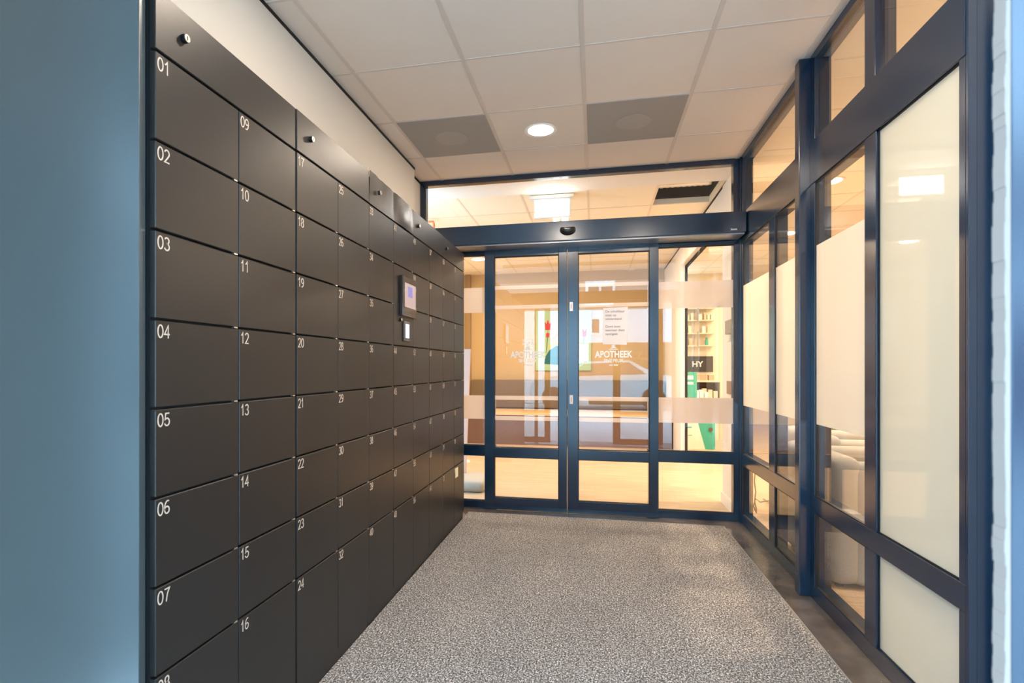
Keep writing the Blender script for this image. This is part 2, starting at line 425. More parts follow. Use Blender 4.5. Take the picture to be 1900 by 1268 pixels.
# ------------------------------------------------------------------ glazed door wall
# transom
t = struct_root('window_1', 'wide transom window above the sliding doors with dark frame', 'window', (0, YD, CZ))
f = MB().box(-1.45, -1.40, YD, YD+.06, 2.10, CZ-.0).box(-1.40, 1.022, YD, YD+.06, 2.697, CZ-.0).box(-1.40, 1.022, YD, YD+.06, 2.12, 2.31)
f.build('frame', M['frame'], t)
MB().box(-1.40, -.063, YD+.025, YD+.033, 2.311, 2.696).build('glass_pane', M['glass_in'], t)
MB().box(-.061, 1.021, YD+.025, YD+.033, 2.311, 2.696).build('glass_pane', M['glass_in'], t)

# corner post with its beads
S(MB().box(1.022, 1.112, YD, YD+.07, 0, CZ, .002).box(1.060, 1.112, YD-.035, YD, 0, CZ, .002), 'trim_7', M['frame'], 'dark blue corner post where the door wall meets the side glazing', 'trim')

def sidelight(name, label, x0, x1, loc):
    r = struct_root(name, label, 'window', loc)
    f = MB().box(x0, x1, YD, YD+.05, 0, .058, .0015).box(x0, x1, YD, YD+.05, .432, .516, .0015).box(x0, x1, YD, YD+.05, 2.092, 2.119, .0015)
    f.build('frame', M['frame'], r)
    k = MB().box(x0, x1, YD+.012, YD+.03, .058, .063).box(x0, x1, YD+.012, YD+.03, .427, .432).box(x0, x1, YD+.012, YD+.03, 2.087, 2.092).box(x0, x1, YD+.012, YD+.03, .516, .521)
    k.build('gasket', M['gasket'], r)
    MB().box(x0, x1, YD+.018, YD+.026, .516, 2.09).build('glass_pane', M['glass'], r)
    MB().box(x0, x1, YD+.018, YD+.026, .06, .43).build('glass_pane', M['glass_in'], r)
    MB().box(x0, x1, YD+.0165, YD+.0178, 1.618, 1.826).build('frosted_band', M['band'], r)
    MB().box(x0, x1, YD+.0165, YD+.0178, .734, .930).build('frosted_band', M['band'], r)
    return r
sidelight('window_2', 'narrow fixed side window left of the sliding doors, partly behind the lockers', -1.45, -.80, (-1.1, YD, 0))
sidelight('window_3', 'fixed side window right of the sliding doors with two frosted bands', .40, 1.022, (.75, YD, 0))

def logo(xc, y, z, parent, k=1., name=True):
    """word mark on a pane at plane Y=y, reading towards -Y"""
    ux, uy = (1, 0, 0), (0, 0, 1)
    wv = .288*k
    text_mb('APOTHEEK', .073*k, (xc-wv/2, y, z), ux, uy, .0006, .0022*k, width=wv).build('lettering', M['decal'], parent)
    text_mb('SINT FELIX', .038*k, (xc-.076*k, y, z-.038*k), ux, uy, .0006, .0009*k, width=.152*k).build('lettering', M['decal'], parent)
    b = MB()
    b.box(xc-.033*k, xc-.004*k, y-.0006, y, z-.063*k, z-.057*k); b.box(xc+.002*k, xc+.036*k, y-.0006, y, z-.064*k, z-.056*k)
    # emblem: small balance like figure over a stepped foot
    e = [(xc-.036*k, xc+.036*k, .066, .072), (xc-.014*k, xc-.009*k, .072, .105), (xc+.009*k, xc+.014*k, .072, .105), (xc-.024*k, xc+.024*k, .078, .083),
         (xc-.006*k, xc+.006*k, .083, .125), (xc-.045*k, xc+.045*k, .148, .153), (xc-.046*k, xc-.028*k, .110, .124), (xc+.028*k, xc+.046*k, .110, .124),
         (xc-.039*k, xc-.035*k, .124, .148), (xc+.035*k, xc+.039*k, .124, .148), (xc-.018*k, xc+.018*k, .125, .132)]
    for a, c, z0, z1 in e: b.box(a, c, y-.0006, y, z+z0*k-.006*k, z+z1*k-.006*k)
    b.build('emblem', M['decal'], parent)

def leaf(name, label, x0, x1, yf, sl, sr, with_plate, xc):
    """sliding leaf: face at Y=yf, stiles sl / sr wide"""
    r = struct_root(name, label, 'door', ((x0+x1)/2, yf, 0))
    D = .042
    f = MB()
    f.box(x0, x0+sl, yf, yf+D, .012, 2.128, .002).box(x1-sr, x1, yf, yf+D, .012, 2.128, .002)
    f.box(x0+sl, x1-sr, yf, yf+D, .012, .098, .002).box(x0+sl, x1-sr, yf, yf+D, .429, .507, .002).box(x0+sl, x1-sr, yf, yf+D, 2.066, 2.128, .002)
    f.box(x0, x1, yf-.006, yf, .004, .032, .001)
    f.build('frame', M['frame'], r)
    a, b = x0+sl, x1-sr; k = MB()
    for z0, z1 in ((.098, .429), (.507, 2.066)):
        k.box(a, a+.005, yf+.008, yf+.03, z0, z1).box(b-.005, b, yf+.008, yf+.03, z0, z1).box(a, b, yf+.008, yf+.03, z0, z0+.005).box(a, b, yf+.008, yf+.03, z1-.005, z1)
    k.build('gasket', M['gasket'], r)
    MB().box(a, b, yf+.016, yf+.024, .507, 2.066).build('glass_pane', M['glass'], r)
    MB().box(a, b, yf+.016, yf+.024, .098, .429).build('glass_pane', M['glass_in'], r)
    for z0, z1 in ((1.800, 1.830), (1.639, 1.669), (.898, .931), (.731, .765)):
        MB().box(a+.005, b-.005, yf+.0140, yf+.0156, z0, z1).build('frosted_stripe', M['band'], r)
    logo(xc, yf+.0158, 1.2415, r)
    if with_plate:
        p = MB().box(x0+.018, x0+.044, yf-.001, yf, 1.612, 1.683).build('sticker', M['paper'], r, label='small white sticker on the stile')
        MB().box(x0+.028, x0+.033, yf-.0014, yf-.001, 1.630, 1.665).build('print', M['ink'], p)
        p = MB().box(x0+.018, x0+.044, yf-.001, yf, .872, .942).build('sticker', M['paper'], r, label='small white sticker lower on the stile')
        MB().box(x0+.028, x0+.033, yf-.0014, yf-.001, .888, .925).build('print', M['ink'], p)
    else:
        pass
    return r
leaf('door_1', 'left glazed leaf of the inner sliding doors in dark blue frame', -.887, -.218, 4.38, .080, .065, False, -.532)
leaf('door_2', 'right glazed leaf of the inner sliding doors, the one with the notice', -.2145, .480, 4.38, .085, .068, True, .143)

# operator housing across the doors, with its sensor
op = thing('door_operator', 'long dark blue housing above the sliding doors', 'door operator', (0, 4.3, 2.12))
MB().box(-1.38, 1.062, 4.20, 4.405, 2.132, 2.284, .006).build('housing', M['frame'], op)
MB().box(-1.37, 1.05, 4.215, 4.395, 2.122, 2.132).build('underside_track', mat('satin aluminium', (.35, .35, .36), .3, .8), op)
text_mb('boon', .020, (.955, 4.1995, 2.150), (1, 0, 0), (0, 0, 1), .0006, .0004).build('lettering', M['decal'], op)
# sensor: rounded lower half dome
def sensor(loc, label):
    r = thing('motion_sensor', label, 'sensor', loc)
    m = MB(); x, y, z = loc; n = 24; rings = []
    for j in range(7):
        t = j/6; d = .001+.038*math.sin(t*math.pi/2); sc_ = math.cos(t*math.pi/2*.92)
        ring = []
        for i in range(n):
            a = 2*math.pi*i/n; px = .060*math.cos(a); pz = .042*math.sin(a)
            if pz > .020: pz = .020
            ring.append(m.b.verts.new((x+px*sc_, y-d, z+pz*sc_)))
        rings.append(ring)
    for j in range(6):
        for i in range(n): m.b.faces.new((rings[j][i], rings[j][(i+1) % n], rings[j+1][(i+1) % n], rings[j+1][i]))
    m.b.faces.new(rings[0][::-1]); m.b.faces.new(rings[-1])
    m.build('shell', M['lock_black'], r, True)
    MB().box(x-.018, x+.018, y-.041, y-.034, z-.004, z+.004, .001).build('sensor_window', M['screen_off'], r)
    return r
sensor((-.203, 4.199, 2.213), 'small black half round motion sensor on the door housing')

# notice taped on the right leaf
nt_ = thing('paper_notice', 'white printed paper notice taped to the right sliding door', 'notice', (.155, 4.394, 1.34))
nm = MB(); nm.prism([(.060, 4.3915, 1.345), (.243, 4.3915, 1.340), (.252, 4.3915, 1.636), (.064, 4.3915, 1.630)], (0, .001, 0)); nm.build('sheet', M['paper'], nt_)
for li, (tx, zz) in enumerate((('De schuifdeur', 1.594), ('staat op', 1.565), ('winterstand', 1.536), ('Duwt even', 1.476), ('wanneer deze', 1.447), ('opengaat', 1.418))):
    text_mb(tx, .026, (.080, 4.3908, zz), (1, 0, 0), (0, 0, 1), .0004, .0004).build('printed_line', M['ink'], nt_)

# ------------------------------------------------------------------ glazed side wall
FD = .075
def side_window(name, label, y0, y1, mull, panes, films, upper):
    """y0 < y1; mull: list of (ya, yb); panes: list of (ya, yb)"""
    r = struct_root(name, label, 'window', (XR, (y0+y1)/2, 0))
    f = MB()
    f.box(XR, XR+FD, y0, y1, 0, .070, .002).box(XR, XR+FD, y0, y1, .437, .520, .002).box(XR-.003, XR+FD, y0, y1, 2.085, 2.300, .002).box(XR, XR+FD, y0, y1, 2.700, CZ, .002)
    for a, b in mull:
        f.box(XR, XR+FD, a, b, .070, .437, .002).box(XR, XR+FD, a, b, .520, 2.085, .002)
    for a, b in upper['mull']: f.box(XR, XR+FD, a, b, 2.300, 2.700, .002)
    f.build('frame', M['frame'], r)
    for i, (a, b) in enumerate(panes):
        gx = XR+(.013 if films[i] == 'all' else .008)
        m = M['glass_in']
        k = MB()
        for z0, z1 in ((.070, .437), (.520, 2.085)):
            k.box(gx-.004, gx+.010, a, a+.005, z0, z1).box(gx-.004, gx+.010, b-.005, b, z0, z1).box(gx-.004, gx+.010, a, b, z1-.005, z1).box(gx-.004, gx+.010, a, b, z0, z0+.004)
        k.build('gasket', M['gasket'], r)
        if films[i] == 'all':
            for z0, z1 in ((.070, .437), (.520, 2.085)):
                MB().box(gx, gx+.006, a, b, z0, z1).build('frosted_pane', M['frost_big'], r)
        else:
            for z0, z1 in ((.070, .437), (.520, 2.085)):
                MB().box(gx, gx+.006, a, b, z0, z1).build('glass_pane', m, r)
            MB().box(gx-.0016, gx-.0002, a+.004, b-.004, .880, 1.768, .0).build('privacy_film', M['privacy'], r)
    for a, b in upper['panes']:
        MB().box(XR+.018, XR+.024, a, b, 2.300, 2.700).build('glass_pane', M['glass_in'], r)
    return r
side_window('window_4', 'far half of the glazed side wall, two bays with cream privacy film', 3.115, 4.375, [(3.115, 3.135), (3.612, 3.722), (4.352, 4.375)],
            [(3.135, 3.612), (3.722, 4.352)], ['band', 'band'], dict(mull=[(3.115, 3.135), (4.352, 4.375)], panes=[(3.135, 4.352)]))
side_window('window_5', 'near half of the glazed side wall with the fully frosted bay', 1.868, 3.050, [(1.868, 1.899), (2.392, 2.484), (2.994, 3.050)],
            [(1.899, 2.392), (2.484, 2.994)], ['all', 'band'], dict(mull=[(1.868, 1.899), (2.40, 2.484), (2.994, 3.050)], panes=[(1.899, 2.40), (2.484, 2.994)]))
S(MB().box(1.018, XR+FD, 3.050, 3.115, 0, CZ-.004, .004), 'trim_8', M['frame'], 'projecting dark blue column in the middle of the glazed side wall', 'trim')
S(MB().box(XR, 1.0915, 1.856, 1.8675, 0, CZ-.004, .001).box(1.0925, 1.122, 1.861, 1.8675, 0, CZ-.004).box(1.1235, 1.149, 1.864, 1.8675, 0, CZ-.004), 'trim_9', M['frame'], 'stepped dark blue end post at the near end of the side glazing', 'trim')
S(MB().box(1.15, 1.25, 1.80, 1.86, 0, CZ-.001), 'trim_10', M['frame'], 'dark blue return beside the near end post', 'trim')

# ------------------------------------------------------------------ lockers
Y0 = 1.0615; CW = .3006; RH = .2063; Z1 = 1.893; TOP = 2.036; PL = .063
def door_panel(mb, y0, y1, z0, z1, x=XL, th=.016, bev=.0016): return mb.box(x-th, x, y0, y1, z0, z1, bev, 1)
units = ['first matt anthracite parcel locker unit, nearest the viewer, doors 01 to 16',
         'second anthracite parcel locker unit with doors 17 to 32',
         'middle locker unit with dented top panel and touch screen terminal, from door 33',
         'fourth anthracite locker unit, right after the one with the touch screen, from door 49',
         'last anthracite locker unit beside the glass doors, cream sticker low on one door']
for u in range(5):
    ya = Y0+2*CW*u; yb = ya+2*CW
    dx = (.0, .003, .002, .001, .0)[u]; x = XL+dx
    r = thing('parcel_locker_unit', units[u], 'locker', (-1.19, (ya+yb)/2, 0), 'anthracite parcel locker units along the left wall')
    MB().box(XW+.006, x-.022, ya+.001, yb-.001, PL-.02, TOP-.004).box(x-.022, x-.0165, ya+.004, yb-.004, PL, TOP-.01).build('locker_body', M['locker_dark'], r)
    MB().box(XW+.006, x-.010, ya+.0015, yb-.0015, 0, PL-.006, .001, 1).build('plinth', M['locker'], r)
    # head panel
    if u != 2:
        h = door_panel(MB(), ya+.0015, yb-.0015, Z1+.004, TOP, x)
        hp = h.build('head_panel', M['locker'], r)
    else:
        m = MB(); ny, nz = 48, 14; y_a, y_b = ya+.0015, yb-.0015; z_a, z_b = Z1+.004, TOP+.006
        def dent(a, b):
            # a along the unit 0..1, b height 0..1: buckled sheet, leaning out at the top
            d = .004*b*(1-.5*a)+.0015*math.sin(a*9+b*2)*b
            d -= .003*math.exp(-((a-.50)/.03)**2)*b
            d += .007*math.exp(-((a-.74)/.15)**2-((b-.35)/.5)**2)
            d -= .003*math.exp(-((a-.95)/.04)**2)*b
            d += .0010*math.sin(a*23)*b*b
            return max(d, -.004)
        F = [[m.b.verts.new((x+dent(i/ny, j/nz), y_a+(y_b-y_a)*i/ny, z_a+(z_b-z_a)*j/nz-(.006*(i/ny)+.0015*math.sin(i*.9)*(1-i/ny))*(j/nz))) for j in range(nz+1)] for i in range(ny+1)]
        B = [[m.b.verts.new((v.co.x-.003, v.co.y, v.co.z)) for v in c] for c in F]
        for i in range(ny):
            for j in range(nz):
                m.b.faces.new((F[i][j], F[i+1][j], F[i+1][j+1], F[i][j+1])); m.b.faces.new((B[i][j], B[i][j+1], B[i+1][j+1], B[i+1][j]))
            m.b.faces.new((F[i][0], B[i][0], B[i+1][0], F[i+1][0])); m.b.faces.new((F[i][nz], F[i+1][nz], B[i+1][nz], B[i][nz]))
        for j in range(nz):
            m.b.faces.new((F[0][j], F[0][j+1], B[0][j+1], B[0][j])); m.b.faces.new((F[ny][j], B[ny][j], B[ny][j+1], F[ny][j+1]))
        hp = m.build('head_panel', mat('scuffed anthracite sheet', (.060, .058, .058), .27, .5, .6, bump=.05, bscale=900), r, True, label='buckled and dented head panel')
    # cam lock on the head panel
    ly = ya+.088; lx = x+(.008 if u == 2 else 0)
    lk = MB().cyl((lx, ly, 1.967), .0105, .011, 'X', 20).build('cam_lock', M['lock_black'], hp, True)
    # rows
    for c in range(2):
        for k in range(8):
            n = u*16+c*8+k+1
            d0 = ya+c*CW+.0018; d1 = d0+CW-.0032
            zt = Z1-k*RH-.003; zb = (Z1-(k+1)*RH+.003) if k < 7 else PL
            if u == 2 and c == 1 and k in (1, 2):
                if k == 1:
                    tp = door_panel(MB(), d0, d1, Z1-3*RH+.003, zt, x).build('terminal_panel', M['locker'], r, label='panel carrying touch screen and card reader')
                    MB().box(x, x+.020, 2.647, 2.868, 1.430, 1.640, .003).build('touch_screen', mat('glossy brown black screen glass', (.020, .012, .009), .06, 0, .6), tp, label='glossy black touch screen housing')
                    MB().box(x+.020, x+.0206, 2.675, 2.848, 1.478, 1.605).build('display', mat('lit display', (.3, .25, .25), .1, emit=(.85, .62, .66), estr=.33), tp, label='lit pinkish display')
                    MB().box(x+.0206, x+.0209, 2.722, 2.792, 1.535, 1.590).build('display_icon', mat('lit violet picture', (.1, .1, .3), .1, emit=(.40, .36, .95), estr=.42), tp)
                    MB().cyl((x, 2.655, 1.409), .0095, .010, 'X', 18).build('lock', M['lock_black'], tp, True)
                    MB().cyl((x+.010, 2.655, 1.409), .0080, .0012, 'X', 18).build('lock_face', M['silver'], tp, True)
                    MB().box(x, x+.010, 2.700, 2.782, 1.300, 1.405, .003).build('card_reader', mat('dark grey reader', (.10, .085, .08), .4), tp)
                    MB().box(x+.010, x+.0106, 2.716, 2.768, 1.318, 1.392).build('reader_light', mat('lit reader field', (.6, .7, .8), .3, emit=(.80, .90, 1.0), estr=1.6), tp, label='glowing white reader field')
                continue
            dd = door_panel(MB(), d0, d1, zb, zt, x).build('locker_door', M['locker'], r)
            hgt = .0325
            number_mb('%02d' % n, x, d0+.0055, zt-.008, hgt).build('number', M['number'], dd)
            if k < 7: MB().box(x-.010, x+.0012, d1-.020, d1-.006, zb-.0045, zb-.0005).build('latch', M['silver'], dd)
            if n == 80: MB().box(x, x+.0008, 3.800, 3.880, .362, .432).build('sticker', mat('cream sticker', (.80, .74, .50), .6), dd, label='blank cream sticker')
    # lock face is a separate little disc on the lock
    MB().cyl((lx+.011, ly, 1.967), .0092, .0015, 'X', 20).build('lock_face', M['silver'], r, True, label='nickel lock face')
    MB().box(lx+.0125, lx+.0128, ly-.0012, ly+.0012, 1.962, 1.972).build('key_slot', M['black'], r)
# side panel facing the entrance
sp = thing('locker_side_panel', 'tall smooth daylight tinted end panel closing the near end of the locker row', 'panel', (-1.3, 1.045, 0))
MB().box(-1.62, XL-.018, 1.036, 1.0545, 0, 2.08, .0015).build('end_sheet', M['locker_daylit'], sp)
MB().box(-1.385, XL-.045, 1.0547, 1.0612, 0, 2.03).build('spacer', M['locker_dark'], sp)

# ------------------------------------------------------------------ ceiling fittings
def vent(name, label, x0, y0, gy):
    r = thing(name, label, 'ceiling vent', (x0+.3, y0+.3, CZ), 'grey square vents in the vestibule ceiling')
    m = MB().box(x0+.010, x0+.590, y0+.006, y0+.594, CZ-.006, CZ-.0, .001)
    o = m.build('perforated_plate', M['vent'], r)
    MB().cyl((x0+.3, y0+.3, CZ-.0085), .11, .0025, 'Z', 40).build('centre_disc', mat('lighter perforated disc', (.40, .38, .36), .6), r)
    return r
# fine perforation in the vent plates
def perforated(m, a, b):
    nt = m.node_tree; bs = nt.nodes['Principled BSDF']; tc = nt.nodes.new('ShaderNodeTexCoord')
    v = nt.nodes.new('ShaderNodeTexVoronoi'); v.inputs['Scale'].default_value = 120; v.inputs['Randomness'].default_value = 0
    r = nt.nodes.new('ShaderNodeValToRGB'); r.color_ramp.elements[0].position = .22; r.color_ramp.elements[1].position = .32
    r.color_ramp.elements[0].color = (*a, 1); r.color_ramp.elements[1].color = (*b, 1)
    nt.links.new(tc.outputs['Object'], v.inputs['Vector']); nt.links.new(v.outputs['Distance'], r.inputs[0]); nt.links.new(r.outputs[0], bs.inputs['Base Color'])
perforated(M['vent'], (.16, .15, .145), (.37, .35, .33))
vent('ceiling_vent', 'grey perforated ceiling vent left of the round downlight', -1.259, 3.305, 0)
vent('ceiling_vent', 'grey perforated ceiling vent right of the round downlight', -.059, 3.305, 0)

def downlight(x, y, label, power=None, rad=.098, col=WARM, group=None, es=9., dz=0.):
    r = thing('recessed_downlight', label, 'ceiling light', (x, y, CZ-dz), group)
    z = CZ-dz-.001
    MB().ring((x, y, z), rad, rad+.022, .007).build('trim_ring', M['white_trim'], r, True)
    MB().cyl((x, y, z-.004), rad, .003, 'Z', 40).build('diffuser', mat('lit diffuser', (.9, .85, .8), .4, emit=(1, .88, .74), estr=es), r, True)
    if power:
        l = bpy.data.lights.new('lamp', 'AREA'); l.shape = 'DISK'; l.size = rad*1.8; l.energy = power; l.color = col
        lo = bpy.data.objects.new('lamp', l); COL.objects.link(lo); lo.parent = r; lo.location = (0, 0, -.012)
    return r
downlight(-.352, 3.611, 'round recessed downlight between the two grey vents in the vestibule ceiling', 18, .085, (1, .84, .68))
downlight(-1.655, 7.73, 'round recessed downlight seen through the left side window', P_DOWN)
downlight(-.359, 1.80, 'round recessed downlight added near the outer entrance, left of the middle', 22, .085, (1, .84, .68))  # out of view, added to brighten the vestibule ceiling
downlight(.541, 1.20, 'round recessed downlight added just inside the outer entrance, right of the middle', 22, .085, (1, .84, .68))  # second unseen lamp added for more light in the vestibule
IN = [(-1.3, 6.45, 'added over the left half of the waiting area, hidden behind the door housing'), (.25, 6.45, 'added over the right half of the waiting area, nearer the doors'),  # lamps added to light the rooms, except the one seen through the side panes
      (-.50, 6.80, 'added over the middle of the waiting area'),
      (2.2, 7.0, 'added over the shop opening'), (2.75, 8.9, 'added in front of the shop shelves'), (1.93, 5.11, 'over the side room, seen through the upper side panes'), (3.4, 5.6, 'added deep in the side room'), (2.3, 4.1, 'added above the lounge chairs of the side room'),
      (2.5, 2.9, 'added over the frosted bay end of the side room'), (3.6, 8.8, 'added at the far end of the open room')]
for x, y, s_ in IN: downlight(x, y, 'round recessed downlight '+s_, P_DOWN*(2.3 if x > 1.9 and y < 7.5 else 1))

# emergency exit light
ex = thing('emergency_exit_light', 'bright white box shaped emergency light hanging beyond the transom', 'exit light', (-.38, 5.0, CZ))
MB().box(-.585, -.185, 4.965, 5.045, CZ-.032, CZ-.004, .003).build('ceiling_base', M['white_trim'], ex)
MB().box(-.548, -.214, 4.985, 5.025, 2.525, CZ-.032, .003).build('holder', M['white_trim'], ex)
MB().box(-.535, -.227, 4.981, 4.985, 2.540, 2.690).build('light_panel', mat('lit sign face', (1, 1, 1), .4, emit=(1, .98, .95), estr=3.), ex)
em = mat('lit small spot', (1, 1, 1), .4, emit=(1, .85, .6), estr=3.)
for xx in (-.345, -.265):
    MB().cyl((xx-.028, 5.0, 2.503), .016, .056, 'X', 16).build('spot_head', em, ex, True)
l = bpy.data.lights.new('lamp', 'AREA'); l.shape = 'RECTANGLE'; l.size = .30; l.size_y = .14; l.energy = 1.5
lo = bpy.data.objects.new('lamp', l); COL.objects.link(lo); lo.parent = ex; lo.location = (0, -.03, -.125); lo.rotation_euler = (math.radians(-90), 0, 0)

# ------------------------------------------------------------------ waiting area furniture
be = thing('waiting_bench', 'long bench with olive brown back, oak seat and brown base along the tan wall', 'bench', (-.5, 8.5, 0))
MB().box(-2.04, 1.07, 8.10, FAR-.01, 0, .44).build('base', M['brown'], be)
MB().box(-2.055, 1.075, 8.05, 8.86, .445, .485, .006).build('seat', M['oakseat'], be)
MB().box(-2.04, 1.07, 8.86, FAR-.01, .49, .955, .025, 3).build('backrest', M['olive'], be, True)

pa = thing('painting', 'framed green painting of red tulips above the waiting bench', 'painting', (-.51, FAR, 1.6))
MB().box(-.960, -.060, FAR-.030, FAR-.001, 1.112, 2.098).build('canvas', mat('pale green paint', (.40, .56, .34), .7), pa)
def petal(pts, m, nm): MB().prism([(x, FAR-.0305, z) for x, z in pts], (0, -.001, 0)).build(nm, m, pa)
red = mat('red paint', (.55, .03, .04), .6); dteal = mat('dark teal paint', (.01, .13, .15), .6); ora = mat('orange paint', (.85, .25, .08), .6); yel = mat('yellow paint', (.75, .50, .05), .6)
petal([(-.80, 1.78), (-.72, 1.78), (-.70, 1.93), (-.735, 1.88), (-.76, 1.95), (-.785, 1.88), (-.81, 1.93)], red, 'tulip')
petal([(-.79, 1.66), (-.74, 1.66), (-.73, 1.72), (-.76, 1.74), (-.79, 1.72)], red, 'tulip')
petal([(-.69, 1.58), (-.60, 1.66), (-.57, 1.72), (-.62, 1.72), (-.69, 1.65)], ora, 'petal')
petal([(-.75, 1.46), (-.60, 1.54), (-.57, 1.60), (-.62, 1.60), (-.75, 1.52)], yel, 'petal')
petal([(-.82, 1.22), (-.57, 1.20), (-.56, 1.50), (-.62, 1.52), (-.74, 1.44), (-.80, 1.34)], dteal, 'vase')
petal([(-.20, 1.66), (-.14, 1.66), (-.13, 1.80), (-.165, 1.75), (-.20, 1.80)], red, 'tulip')
petal([(-.22, 1.42), (-.13, 1.44), (-.12, 1.52), (-.20, 1.50)], red, 'tulip')
petal([(-.24, 1.25), (-.12, 1.25), (-.13, 1.32), (-.18, 1.33)], red, 'tulip')
gst = mat('green stem paint', (.10, .32, .12), .7)
m = MB()
for a, b in (((-.76, 1.78), (-.78, 1.45)), ((-.765, 1.66), (-.79, 1.40)), ((-.17, 1.66), (-.25, 1.2)), ((-.17, 1.42), (-.22, 1.2))):
    m.prism([(a[0]-.005, FAR-.0303, a[1]), (a[0]+.005, FAR-.0303, a[1]), (b[0]+.005, FAR-.0303, b[1]), (b[0]-.005, FAR-.0303, b[1])], (0, -.0006, 0))
m.build('stems', gst, pa)

# brochure stand by the left side window
bs_ = thing('brochure_stand', 'floor stand with a pinkish leaning panel on a thick rounded grey base plate', 'display stand', (-1.2, 5.1, 0))
MB().box(-1.50, -1.0, 4.90, 5.40, .0, .105, .045, 4).build('base_plate', mat('grey base plate', (.40, .37, .32), .6), bs_, True)
m = MB(); m.prism([(-1.30, 5.28, .106), (-1.262, 5.28, .106), (-1.212, 5.28, 1.345), (-1.30, 5.28, 1.345)], (0, .03, 0)); m.build('panel', mat('pink poster panel', (.62, .38, .30), .6), bs_)
T(MB().cyl((-1.62, 6.50, 0), .12, .012, 'Z', 32), 'floor_disc', M['white_trim'], 'small flat white disc on the oak floor beyond the brochure stand', 'disc', smooth=True)
T(MB().tube([(-1.715, 5.5, 2.70), (-1.665, 5.5, 2.70), (-1.655, 5.5, 2.66), (-1.66, 5.5, 2.60), (-1.69, 5.5, 2.52)], .012, 8), 'orange_hook', mat('orange plastic', (.75, .22, .08), .5), 'small orange hooked strip near the ceiling beyond the transom', 'hook', smooth=True)

# fittings on the pier
def plate(name, label, cat, y0, y1, z0, z1, m, d=.02):
    o = T(MB().box(1.0775-d, 1.0775, y0, y1, z0, z1, .003), name, m, label, cat); return o
plate('wall_display', 'small dark grey wall display on the white pier', 'display', 4.64, 4.85, 1.436, 1.548, M['grey_plastic'])
plate('light_switch', 'small white light switch under the grey wall display', 'switch', 4.73, 4.83, 1.375, 1.425, M['white_trim'], .012)
plate('door_grip', 'brown recessed grip plate low on the white pier', 'grip', 4.68, 4.83, .945, 1.05, mat('brown grip', (.30, .19, .13), .5), .012)

# ------------------------------------------------------------------ shop beyond the opening
sh = thing('wall_shelving', 'cream wall shelving stocked with pale packages in the shop', 'shelving', (1.67, 9.6, 0))
ms = MB()
for z in (2.15, 1.95, 1.735, 1.53): MB().box(1.30, 1.93, 9.55, 9.749, z-.018, z, .001).build('shelf', M['plaster_in'], sh)
for z in (2.15, 1.735): MB().box(1.655, 1.672, 9.53, 9.549, z-.22, z+.02).build('bracket', M['grey_plastic'], sh)
pal = [M['pale'], mat('white packaging', (.88, .84, .78), .5), mat('sand packaging', (.75, .60, .40), .5), mat('pale green packaging', (.55, .70, .55), .5)]
k = 0; firsts = {}
for zi, (z, hh) in enumerate(((1.95, .12), (1.735, .14), (1.53, .13))):
    x = 1.33
    while x < 1.88:
        wd = random.uniform(.035, .06); h = hh*random.uniform(.7, 1.05)
        if abs(x+wd/2-1.664) > .05 and not (zi == 2 and 1.76 < x+wd < 1.88):
            row = ('top', 'middle', 'lower')[zi]
            o = T(MB().box(x, x+wd, 9.60, 9.68, z+.001, z+h, .002), 'package', pal[k % 4], 'small pale package standing on the %s shop shelf' % row, 'package', 'pale packages on the %s shop shelf' % row)
            k += 1
        x += wd+random.uniform(.012, .03)
bt = thing('teal_bottle', 'teal green bottle on the lowest stocked shop shelf', 'bottle', (1.815, 9.62, 1.531))
MB().box(1.79, 1.84, 9.60, 9.64, 1.531, 1.62, .006).build('bottle_body', M['teal'], bt, True)
MB().cyl((1.815, 9.62, 1.62), .016, .04, 'Z', 16).build('cap', M['teal'], bt, True)
cabn = thing('shop_cabinet', 'cream open cabinet under the dark shop screen', 'cabinet', (1.7, 9.5, 0))
MB().box(1.45, 2.00, 9.30, 9.745, .925, .955, .002).build('top', M['plaster_in'], cabn)
MB().box(1.45, 2.00, 9.30, 9.745, .60, .63, .002).build('shelf', M['plaster_in'], cabn)
MB().box(1.45, 1.47, 9.30, 9.745, 0, .925).box(1.955, 2.00, 9.30, 9.745, 0, .925).build('side_panels', M['plaster_in'], cabn)
MB().box(1.47, 1.955, 9.70, 9.745, 0, .92).build('back', M['brown'], cabn)
MB().box(1.47, 1.955, 9.31, 9.69, 0, .58).build('drawer_front', M['plaster_in'], cabn)
for x, wd, hh in ((1.62, .16, .095), (1.80, .08, .085)):
    T(MB().box(x, x+wd, 9.36, 9.50, .9555, .9555+hh, .003), 'cardboard_box', M['cardboard'], ('wide' if wd > .1 else 'narrow')+' pinkish carton on top of the shop cabinet', 'box')
for i, x in enumerate((1.60, 1.70, 1.79, 1.87)):
    T(MB().box(x, x+.065, 9.36, 9.46, .6305, .6305+(.16, .19, .17, .15)[i], .003), 'package', M['pale'], 'pale carton standing inside the shop cabinet', 'package', 'pale cartons inside the shop cabinet')
tv = thing('wall_screen', 'dark wall screen with white letters in the shop', 'screen', (1.72, 9.72, 1.2))
MB().box(1.50, 1.935, 9.715, 9.748, 1.085, 1.350, .003).build('panel', M['screen_off'], tv)
text_mb('HY', .13, (1.60, 9.714, 1.175), (1, 0, 0), (0, 0, 1), .001, .003).build('lettering', M['decal'], tv)
gd = thing('green_display_stand', 'green and white cardboard display stand inside the shop opening', 'display stand', (1.43, 8.2, 0))
MB().box(1.225, 1.42, 8.21, 8.235, .72, 1.095, .002).build('header_card', M['teal'], gd)
MB().box(1.24, 1.37, 8.204, 8.2095, .99, 1.045).box(1.24, 1.37, 8.204, 8.2095, .92, .955).build('header_print', M['decal'], gd)
